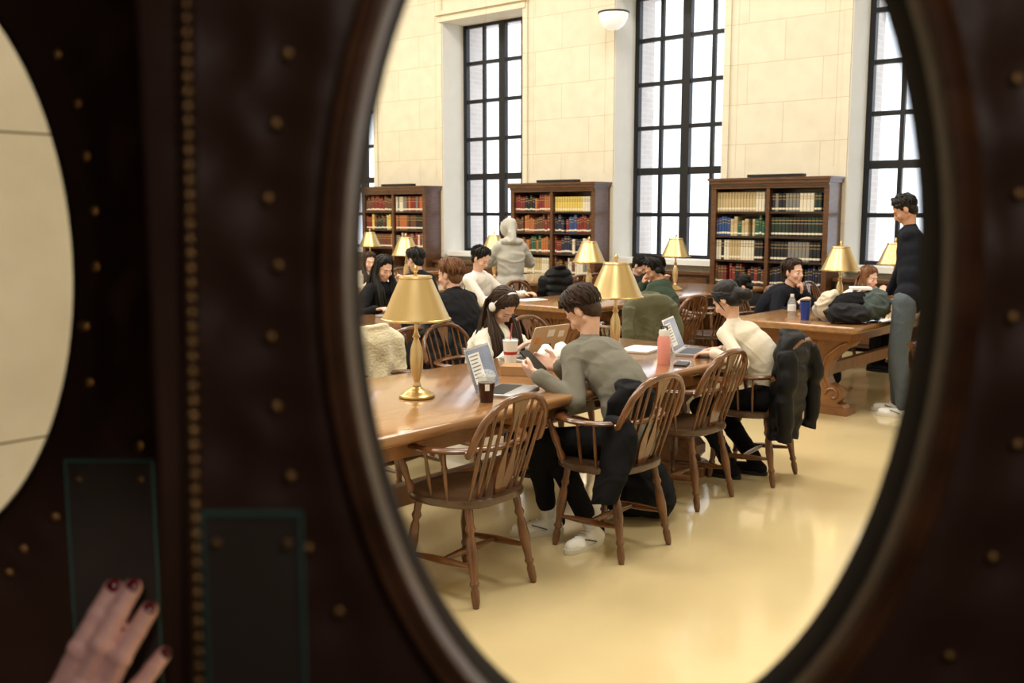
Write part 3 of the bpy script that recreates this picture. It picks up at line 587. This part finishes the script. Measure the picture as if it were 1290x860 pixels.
for xc,nm,rows,cols in CASES:
    bookcase(xc,{'right':'tall mahogany right bookcase, nearest and widest of three','middle':'tall mahogany middle bookcase behind the hooded figure','left':'tall mahogany left bookcase, smallest in view'}[nm])
    for r in range(rows):
        z=.12+.303*(5-r)+.0125
        for q in (0,1):
            pal=cols[r*2+q]; x=-.725 if q==0 else .03; end=-.035 if q==0 else .71; i=0
            setlike=pal[0] in('tan','yellow','cream') or random.random()<.35; w0=random.uniform(.038,.05); h0=random.uniform(.21,.25)
            while i<17:
                w=w0 if setlike else random.choice((.03,.036,.042,.05,.056)); h=h0 if setlike else random.choice((.19,.21,.225,.24,.255))
                if x+w>end: break
                if random.random()<.05 and not setlike and r>0: x+=w; continue
                k=pal[min(len(pal)-1,int(len(pal)*(x+.76-(.76 if q else 0))/.76))] if random.random()<.75 else random.choice(pal)
                side='left' if q==0 else 'right'
                book(k,xc+x+w/2,11.36+.04,z,w-.0015,h,.22,'%s book, %s on %s shelf %s half of %s bookcase'%({'darkgreen':'dark green'}.get(k,k),ORD[i],['top','second','third','fourth'][r],side,nm),'books in the %s bookcase'%nm)
                x+=w; i+=1
# ------------------------------------------------------------------ room shell
def struct(name,mb,m,smooth=False): return mb.build(name,m,None,smooth,kind='structure')
XL,XR,YF,YB,ZC=-19.0,3.0,-3.5,11.75,7.6
struct('floor',MB().box((XL,YF,-.1),(XR,12.9,0)),'floor'); struct('ceiling',MB().box((XL,YF,ZC),(XR,12.9,ZC+.2)),'ceil')
wb=MB(); opens=[-15.1,-11.7,-8.3,-4.9,-1.5]; OW=1.72; Z0,Z1=.95,4.66
edges=[XL]+[e for o in opens for e in (o,o+OW)]+[XR]
for i in range(0,len(edges),2): wb.box((edges[i],YB,0),(edges[i+1],12.3,ZC))
for o in opens: wb.box((o,YB+.18,0),(o+OW,12.3,Z0)); wb.box((o,YB,Z1),(o+OW,12.3,ZC))
struct('wall_back',wb,'wall')
wo=MB()
for i in range(0,len(edges),2): wo.box((edges[i],12.3,0),(edges[i+1],12.75,ZC))
for o in opens: wo.box((o,12.3,0),(o+OW,12.75,Z0)); wo.box((o,12.3,Z1+.02),(o+OW,12.75,ZC))
struct('wall_exterior',wo,'brick')
struct('wall_far_left',MB().box((XL-.2,YF,0),(XL,12.9,ZC)),'wall'); struct('wall_right',MB().box((XR,YF,0),(XR+.2,12.9,ZC)),'wall'); struct('wall_front',MB().box((XL,YF-.2,0),(XR,YF,ZC)),'wall')
struct('wall_left',MB().box((-3.2,-1.6,0),(-2.0,1.5,3.6)),'entry')
n=0
for o in opens:
    n+=1; w=bpy.data.objects.new('window_%d'%n,None); COL.objects.link(w); w['kind']='structure'; w.location=(o,12.27,0)
    fr=MB(); z0,z1=Z0+.04,Z1
    for x,h in ((.04,.045),(OW-.04,.045),(OW/2,.065)): fr.box((x-h,-.05,z0),(x+h,.03,z1))
    for x in (OW*.26,OW*.74): fr.box((x-.026,-.03,z0),(x+.026,.02,z1))
    for k in range(7):
        z=z0+(z1-z0)*k/6; hh=.05 if k in(0,2,6) else .028; fr.box((0,-.04,z-hh if k else z),(OW,.025,z+hh if k<6 else z))
    fr.build('window_frame','iron',w,False)
    MB().box((.02,-.004,z0),(OW-.02,0,z1)).build('window_pane','glass',w,False)
    MB().box((0,-.53,z0-.05),(.012,-.05,z1)).box((OW-.012,-.53,z0-.05),(OW,-.05,z1)).build('window_reveal','reveal',w,False)
    MB().box((-.03,-.46,z0-.07),(OW+.03,-.05,z0-.0)).build('window_sill','reveal',w,False)
tn=0
for a,b in [(edges[i],edges[i+1]) for i in range(2,len(edges)-2,2)]:
    tn+=1; m=MB()
    for x in (a,b): m.box((x-.09 if x==b else x,YB-.03,0.9),(x if x==b else x+.09,YB+.002,ZC))
    for x0,x1 in ((a+.17,a+.19),(b-.19,b-.17)): m.box((x0,YB-.005,2.2),(x1,YB+.002,ZC))
    struct('trim_%d'%tn,m,'wall')
tn+=1; m=MB()
for o in opens: m.box((o-.06,YB-.05,Z1),(o+OW+.06,YB+.002,Z1+.1)); m.box((o-.1,YB-.09,Z1+.1),(o+OW+.1,YB+.002,Z1+.16))
struct('trim_%d'%tn,m,'wall')
struct('baseboard_back',MB().box((XL,YB-.03,0),(XR,YB,.2)),'case')
for i,o in enumerate(opens[:4]):
    t=thing('low_cabinet','low dark wood cabinet under the %s window'%['far left','left','middle','right'][i],'cabinet',(o+OW/2,11.5,0),0,'low cabinets under the windows')
    MB().box((-.85,0,.05),(.85,.25,.82)).build('cabinet_body','casein',t,False); MB().box((-.87,-.02,.82),(.87,.25,.86)).build('cabinet_top','case',t,False)
    for k in range(3): MB().box((-.82+.56*k,-.012,.1),(-.3+.56*k,0,.78)).build('cabinet_door','case',t,False)
s0=pyy(773,20,11.5); t=thing('wall_sconce','white opal glass bowl wall light between the tall windows','wall light',(s0.x,11.5,s0.z))
MB().lathe([(0,-.19),(.08,-.175),(.15,-.12),(.19,-.04),(.2,.03),(.19,.035),(0,.03)],seg=28).build('glass_bowl','glassbowl',t)
MB().lathe([(.2,.03),(.215,.035),(.215,.05),(.2,.055),(0,.056)],seg=28).build('metal_rim','iron',t); MB().tube([(0,0,.05),(0,.12,.09),(0,.25,.09)],.02,8).build('bracket','iron',t)
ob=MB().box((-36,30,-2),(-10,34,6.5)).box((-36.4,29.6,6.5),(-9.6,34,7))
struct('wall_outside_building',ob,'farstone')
# ------------------------------------------------------------------ entrance (viewer side)
E=lambda mb:mb.xf(Matrix.Rotation(YAW,4,'Z'))
def elli(cx,cz,a,b,y,n=96): return [V((cx+a*math.cos(2*PI*k/n),y,cz+b*math.sin(2*PI*k/n))) for k in range(n)]
def rectpts(cx,cz,x0,x1,z0,z1,y,n=96):
    out=[]
    for k in range(n):
        c,s_=math.cos(2*PI*k/n),math.sin(2*PI*k/n); t=1e9
        if c>1e-9: t=min(t,(x1-cx)/c)
        if c<-1e-9: t=min(t,(x0-cx)/c)
        if s_>1e-9: t=min(t,(z1-cz)/s_)
        if s_<-1e-9: t=min(t,(z0-cz)/s_)
        out.append(V((cx+c*t,y,cz+s_*t)))
    return out
def leaf(name,cx,x0,x1,D,studs,a=.178,thin=False):
    root=bpy.data.objects.new(name,None); COL.objects.link(root); root['kind']='structure'; root.rotation_euler.z=YAW
    b,cz,T=.303,1.605,.036; z0,z1=.01,2.1
    nr=30; na=240; m=MB(); rs=[]; inner=elli(cx,cz,a+.006,b+.006,D,na); outer=rectpts(cx,cz,x0,x1,cz-.45,cz+.45,D,na)
    for k in range(nr+1):
        u=k/nr; r=[]
        for p,q in zip(inner,outer):
            v=p.lerp(q,u); dmin=min([((v.x-s_.x)**2+(v.z-s_.z)**2) for s_ in studs]+[1]); dd=math.sqrt(dmin)
            bulge=.007*(1-math.exp(-(dd/.022)**2))*min(1,u*5); r.append(V((v.x,D-bulge,v.z)))
        rs.append(r)
    m.rings(rs,cap=False); m.rings([outer,[V((p.x,D+T,p.z)) for p in outer],[V((p.x,D+T,p.z)) for p in inner],inner],cap=False)
    m.box((x0,D,z0),(x1,D+T,cz-.44)); m.box((x0,D,cz+.44),(x1,D+T,z1)); m.build('leather_panel','leather',root)
    MB().rings([elli(cx,cz,a+dr,b+dr,D+dy) for dr,dy in [(.004,-.004),(0,.004),(0,T),(.004,T+.004),(.008,T+.004),(.008,-.002),(.004,-.004)]],cap=False).build('oval_bore','ringd',root)
    if not thin:
        pr=[(.018,-.005),(.019,-.012),(.016,-.016),(.011,-.013),(.008,-.015),(.003,-.013),(.001,-.006),(.0006,.010)]
        MB().rings([elli(cx,cz,a+dr,b+dr,D+dy) for dr,dy in pr],cap=False).build('oval_frame','ring',root)
    return root
SL=[dp(a,b,.598) for a,b in ((362,68),(347,156),(337,250),(350,335),(341,425),(348,512),(366,600),(388,690),(427,770),(290,60),(285,200),(288,380),(290,560),(1280,100),(1283,245),(1275,400),(1281,560),(1250,702),(1195,826))]
SR_=[dp(a,b,.998) for a,b in ((72,68),(97,130),(108,196),(118,265),(120,335),(107,410),(112,480),(70,650),(30,690),(12,720),(175,560),(165,60),(170,200),(172,380))]
LD=leaf('door_1',.0818,-.215,.385,.6,SL,.1778); RD=leaf('door_2',-.6206,-.93,-.25,1.0,SR_,.178,True)
def stud(root,p,r=.0045): MB().ell((p.x,p.y,p.z),(r,r*.6,r),None,10,6).build('brass_stud','brassd',root)
strip=MB(); strip.tube([dp(236+k*.4,4+k*40,.590) for k in range(-4,30)],.009,8,1,.4).build('nail_strip','leather',LD)
for k in range(47): stud(LD,dp(231+k*.4,4+k*18.6,.5845),.0042)
for p in SL[:9]+SL[13:]: stud(LD,V((p.x,.5965,p.z)),.0042)
for p in SR_[:11]: stud(RD,V((p.x,.995,p.z)),.0055)
def plate(root,a,b,c,d,D):
    p0=dp(a,d,D); p1=dp(c,b,D); o=MB().box((p0.x,D-.003,p0.z),(p1.x,D,p1.z)).build('push_plate','plate',root,False)
    e=MB()
    for x0,z0,x1,z1 in ((p0.x,p1.z-.002,p1.x,p1.z),(p1.x-.0015,p0.z,p1.x,p1.z),(p0.x,p0.z,p0.x+.001,p1.z)): e.box((x0,D-.0045,z0),(x1,D-.002,z1))
    e.build('plate_edge','teal',o,False)
    for fx in (.15,.85): MB().ell((p0.x+(p1.x-p0.x)*fx,D-.004,p1.z-.02),(.003,.002,.003),None,8,6).build('plate_screw','brassd',o)
plate(RD,102,578,194,900,.988); plate(LD,268,642,382,960,.589)
for nme,a,b in (('wall_blocker_left',(-.99,-1.5,0),(-.94,1.05,2.14)),('wall_blocker_right',(.392,-1.5,0),(.44,.66,2.14)),('wall_blocker_back',(-.99,-1.56,0),(.44,-1.5,2.14)),('ceiling_blocker',(-.99,-1.56,2.115),(.44,1.05,2.18))):  # unseen box added round the viewer to keep light off the door front
    struct(nme,E(MB().box(a,b)),'blocker')
def visitor():
    t=thing('hand','visitor hand with dark red nails pressing the clear push plate at lower left','hand',(0,0,0),YAW); D=.962
    q=lambda a,b,dd=0: dp(a,b,D+dd)
    m=MB(); w=q(62,990,-.05); kn=[q(76,872,-.02),q(104,862,-.024),q(132,868,-.022),q(158,888,-.016)]; tips=[q(143,740,.004),q(167,740,.004),q(188,768,.004),q(206,824,.004)]
    m.rc(q(30,1150,-.12),w,.038,.034)
    for k in kn: m.rc(w,k,.032,.0145); m.ell(k+V((0,-.004,0)),(.0145,.0145,.0145))
    m.rc(kn[0],kn[3],.0145,.013); nails=[]
    for i,(k,e) in enumerate(zip(kn,tips)):
        a=k+(e-k)*.47+V((0,-.014,0)); b=k+(e-k)*.77+V((0,-.008,0)); r=[.0115,.0118,.0112,.0098][i]
        m.rc(k,a,r*1.12,r*.94); m.ell(a,(r*1.07,)*3); m.rc(a,b,r*.96,r*.88); m.ell(b,(r*.95,)*3); m.rc(b,e,r*.90,r*.84); nails.append((b,e,r))
    th0=q(50,930,-.04); m.rc(w,th0,.026,.018); m.rc(th0,q(0,925,-.02),.016,.014); m.rc(q(0,925,-.02),q(-35,890,-.004),.014,.012)
    o=m.build('palm_and_fingers','skinH',t); remesh(o,.0022,2)
    for b,e,r in nails:
        d=(e-b).normalized(); MB().ell(e+d*r*.36+V((0,-r*.60,0)),(r*.62,.0045,r*.72),V((0,0,1)).rotation_difference(d).to_matrix(),12,8).build('fingernail','nail',t)
visitor()
# ------------------------------------------------------------------ things on tables
def laptop(x,y,rz,label,lid='silver',ang=15,stick=False,w=.31,d=.22,z=.761):
    t=thing('laptop',label,'laptop',(x,y,z),rz)
    MB().rings([rrect(w/2,d/2,.012,.0),rrect(w/2,d/2,.012,.012),rrect(w/2-.002,d/2-.002,.012,.014)]).build('laptop_base','silver',t)
    MB().box((-w/2+.02,-.02,.0142),(w/2-.02,d/2-.02,.0155)).build('keyboard','dark',t,False)
    X=Matrix.Translation((0,d/2,.012))@Matrix.Rotation(R(90-ang),4,'X')@Matrix.Translation((0,d/2,0))
    L=MB().rings([rrect(w/2,d/2,.012,-.003),rrect(w/2,d/2,.012,.003)]).xf(X).build('laptop_lid',lid,t)
    MB().box((-w/2+.01,-d/2+.014,.0032),(w/2-.01,d/2-.01,.0045),X).build('display','screen',L,False)
    if stick:
        for i,(a,b,c,dd,m) in enumerate(((-.12,.03,-.07,.07,'white'),(-.03,.04,.03,.085,'white'),(.08,.0,.12,.04,'orange'),(-.11,-.08,-.07,-.04,'paper'),(-.03,-.05,.02,-.01,'dark'),(.06,-.09,.11,-.055,'red'))):
            MB().box((a,b,-.0045),(c,dd,-.0032),X).build('sticker',m,L,False)
    else:
        MB().box((-w/2+.02,-.07,.0045),(-.0,d/2-.03,.005),X).build('screen_window','paper',L,False)
        tx=MB()
        for k in range(7): tx.box((-w/2+.03,.065-.018*k,.0051),(-.02-.012*(k%3),.070-.018*k,.0054),X)
        tx.build('screen_text','grey',L,False)
    return t
laptop(-3.20,3.66,F90+.36,'open silver laptop with document on screen beside iced coffee','silver',18)
laptop(-3.86,4.60,-F90-.05,'tan laptop with sticker covered lid facing the viewer','gold',22,True)
laptop(-3.20,5.46,F90+.34,'pale open laptop in front of the woman in ivory top','white',22)
laptop(-6.3,5.75,-F90-.1,'grey laptop with small stickers, far left table','grey',20,True)
t=thing('iced_coffee_cup','clear plastic cup of iced coffee with lid on nearest table','cup',tuple(pz(613,506,.76)))
MB().lathe([(.0,.001),(.03,.001),(.043,.125),(.042,.125),(.029,.004),(0,.004)],seg=24).build('cup','clear',t); MB().lathe([(0,.002),(.0312,.002),(.0408,.094),(0,.094)],seg=24).build('iced_coffee','coffee',t)
MB().lathe([(.0445,.122),(.046,.126),(.044,.132),(.03,.15),(.012,.155),(0,.155)],seg=20).build('cup_lid','clear',t); MB().rings([[V((.0425*math.cos(a),.0425*math.sin(a),z)) for a in [-1.0+.1*k for k in range(6)]]+[V((.0415*math.cos(a),.0415*math.sin(a),z)) for a in [-1.0+.1*k for k in reversed(range(6))]] for z in (.06,.09)]).build('cup_label','paper',t,False)
t=thing('soda_cup','white paper cup with red print and straw beside woman with headphones','cup',tuple(pz(643,461,.76)))
MB().lathe([(0,0),(.032,0),(.045,.15),(0,.15)],seg=20).build('cup','white',t); MB().lathe([(.0375,.07),(.039,.07),(.041,.088),(.0405,.088)],seg=20).build('cup_print','red',t)
MB().lathe([(.047,.148),(.048,.154),(.04,.16),(0,.16)],seg=20).build('cup_lid','clear',t); MB().tube([(0,0,.15),(.012,0,.25)],.004,8).build('straw','red',t)
t=thing('water_bottle','coral pink insulated bottle with white and black cap','bottle',tuple(pz(836,459,.76)))
MB().lathe([(0,0),(.036,0),(.038,.005),(.038,.15),(.03,.172),(0,.172)],seg=24).build('bottle_body','pink',t); MB().lathe([(.031,.17),(.032,.19),(.028,.205),(0,.205)],seg=24).build('bottle_cap','white',t); MB().tube([(-.02,0,.2),(-.02,0,.222),(.02,0,.222),(.02,0,.2)],.005,8).build('cap_loop','dark',t)
def flat(name,label,cat,p,sz,m,rz=0,h=.008): o=MB().rings([rrect(sz[0]/2,sz[1]/2,.008,0),rrect(sz[0]/2,sz[1]/2,.008,h)]).build(name,m); o.location=p; o.rotation_euler.z=rz; return tag(o,label,cat)
flat('smartphone','black smartphone lying flat beside the coral bottle','phone',(-3.03,5.0,.761),(.075,.155),'dark',.4)
flat('cardboard_box','small brown cardboard box behind the silver laptop','box',(-3.52,4.12,.761),(.2,.14),'card',.5,.05)
flat('notebook','open white notebook between soda cup and lamp','notebook',(-3.55,5.35,.761),(.2,.28),'paper',.2,.012)
flat('paper_sheet','white paper sheet under auburn haired woman','paper',(-3.75,9.9,.761),(.21,.3),'paper',.2,.003)
flat('paper_sheet','white paper sheet before the man in white shirt','paper',(-6.45,7.7,.761),(.21,.3),'paper',-.2,.004)
flat('notebook','red notebook at near end of middle table','notebook',(-5.75,7.6,.761),(.2,.27),'red',.3,.012)
flat('book','open book held low by the standing man in navy','book',(-3.18,8.0,1.02),(.16,.22),'paper',.5,.015)
c=MB(); 
for k in range(7): c.ell((.05*math.cos(k*2),.05*math.sin(k*1.3),.045+.01*k%3),(.045,.035,.045))
o=c.build('paper_bag','paper'); remesh(o,.006,1,.012,30); o.location=(-3.50,4.36,.762); tag(o,'crumpled white paper bag near the phone hands','bag')
t=thing('plastic_bottle','clear plastic water bottle in front of man in navy fleece','bottle',tuple(pz(997,402,.76)))
MB().lathe([(0,0),(.032,0),(.034,.01),(.031,.05),(.034,.09),(.034,.14),(.014,.19),(0,.19)],seg=20).build('bottle_body','clear',t); MB().lathe([(.015,.188),(.015,.21),(0,.21)],seg=14).build('bottle_cap','white',t); MB().lathe([(.0345,.07),(.0345,.12)],seg=20).build('bottle_label','white',t)
t=thing('tumbler','dark blue tumbler cup right of the clear bottle','cup',tuple(pz(1014,403,.76)))
MB().lathe([(0,0),(.034,0),(.044,.155),(0,.155)],seg=20).build('cup','blue',t); MB().lathe([(.045,.153),(.045,.163),(.03,.17),(0,.17)],seg=20).build('cup_lid','dark',t)
def bag(name,label,p,rz,m,sz,strapm='dark',straps=True,fold=.010):
    t=thing(name,label,'bag',p,rz); c=MB(); x,y,z=sz
    c.ell((0,0,z*.45),(x,y,z*.45)); c.rc((-x*.5,0,z*.3),(x*.5,0,z*.3),y*.8,y*.75); c.ell((0,-y*.6,z*.3),(x*.7,y*.5,z*.25)); c.ell((x*.1,0,z*.75),(x*.7,y*.8,z*.22))
    o=c.build('bag_body',m,t); remesh(o,.009,3,.014,9,fold,p[0]); b=min(v.co.z for v in o.data.vertices); o.location.z=-b
    if straps:
        for q in (-1,1): MB().tube([(q*x*.4,y*.6,z*.85),(q*x*.5,y*1.25,z*.6),(q*x*.55,y*1.1,z*.2),(q*x*.6,y*.5,z*.1)],.014,8,1.6,.5).build('shoulder_strap',strapm,t)
        MB().tube([(-.04,0,z*.95),(-.03,0,z*1.08),(.03,0,z*1.08),(.04,0,z*.95)],.008,8).build('top_handle',strapm,t)
bag('backpack','black backpack slumped on right table beside the lamp',(-3.20,7.88,.76),.6,'black_cloth',(.18,.13,.21))
bag('tote_bag','cream soft bag at left of the pile on right table',(-3.37,7.84,.76),-.3,'tan',(.115,.10,.25),'dark',False,.018)
bag('jacket_bundle','grey green bundled jacket on top right of the pile on right table',(-3.08,8.0,.76),1.4,'seagrey',(.17,.14,.22),'dark',False,.02)
bag('scarf_bundle','dark crumpled coat at near edge of right table',(-3.16,7.70,.76),.5,'charcoal',(.18,.09,.13),'dark',False,.02)
bag('backpack','black backpack on the floor beneath the empty armchair beside man in grey',(-2.93,4.42,0),.3,'black_cloth',(.2,.14,.3))
bag('backpack','black backpack on the floor under the right carved table',(-3.9,8.9,0),.3,'black_cloth',(.2,.14,.34))
# ------------------------------------------------------------------ light, world, camera
def area(loc,size,power,col,rot=(0,0,0)):
    L=bpy.data.lights.new('fill_light','AREA'); L.shape='RECTANGLE'; L.size,L.size_y=size; L.energy=power; L.color=col
    o=bpy.data.objects.new('fill_light',L); COL.objects.link(o); o.location=loc; o.rotation_euler=rot; return o
for x in (-15,-10.5,-6,-1.5):
    for y in (1.5,7.5): area((x,y,7.4),(2.2,2.2),240,(1,.955,.88))  # unseen area lights added under the ceiling to light the closed room
RZ=Matrix.Rotation(YAW,3,'Z')
vl=area((0,0,0),(.3,.3),2.8,(1,.86,.74)); src=RZ@V((.30,-.25,2.0)); tgt=RZ@V((-.35,.75,1.5))  # unseen fill light added on the viewer side to lift the door leather
vl.location=src; vl.rotation_euler=(tgt-src).to_track_quat('-Z','Y').to_euler()
sp=bpy.data.lights.new('hand_fill_spot','SPOT'); sp.energy=10; sp.color=(1,.88,.84); sp.spot_size=R(17); sp.spot_blend=.8; sp.shadow_soft_size=.05  # added spot that only brightens the hand, no fixture behind it
so_=bpy.data.objects.new('hand_fill_spot',sp); COL.objects.link(so_); src=RZ@V((-.15,-.1,2.0)); tgt=RZ@dp(120,815,.95); so_.location=src; so_.rotation_euler=(tgt-src).to_track_quat('-Z','Y').to_euler()
w=bpy.data.worlds.new('sky'); bpy.context.scene.world=w; w.use_nodes=True; bg=w.node_tree.nodes['Background']; bg.inputs[0].default_value=(.88,.94,1,1); bg.inputs[1].default_value=2.1
cam=bpy.data.cameras.new('camera'); cam.lens=35; cam.sensor_width=36; cam.clip_start=.05; cam.dof.use_dof=True; cam.dof.focus_distance=5.3; cam.dof.aperture_fstop=4.5
co=bpy.data.objects.new('camera',cam); COL.objects.link(co); co.location=(0,0,CH); co.rotation_euler=(PI/2-PITCH,0,YAW); bpy.context.scene.camera=co
vs=bpy.context.scene.view_settings; vs.view_transform='Standard'; vs.exposure=.07
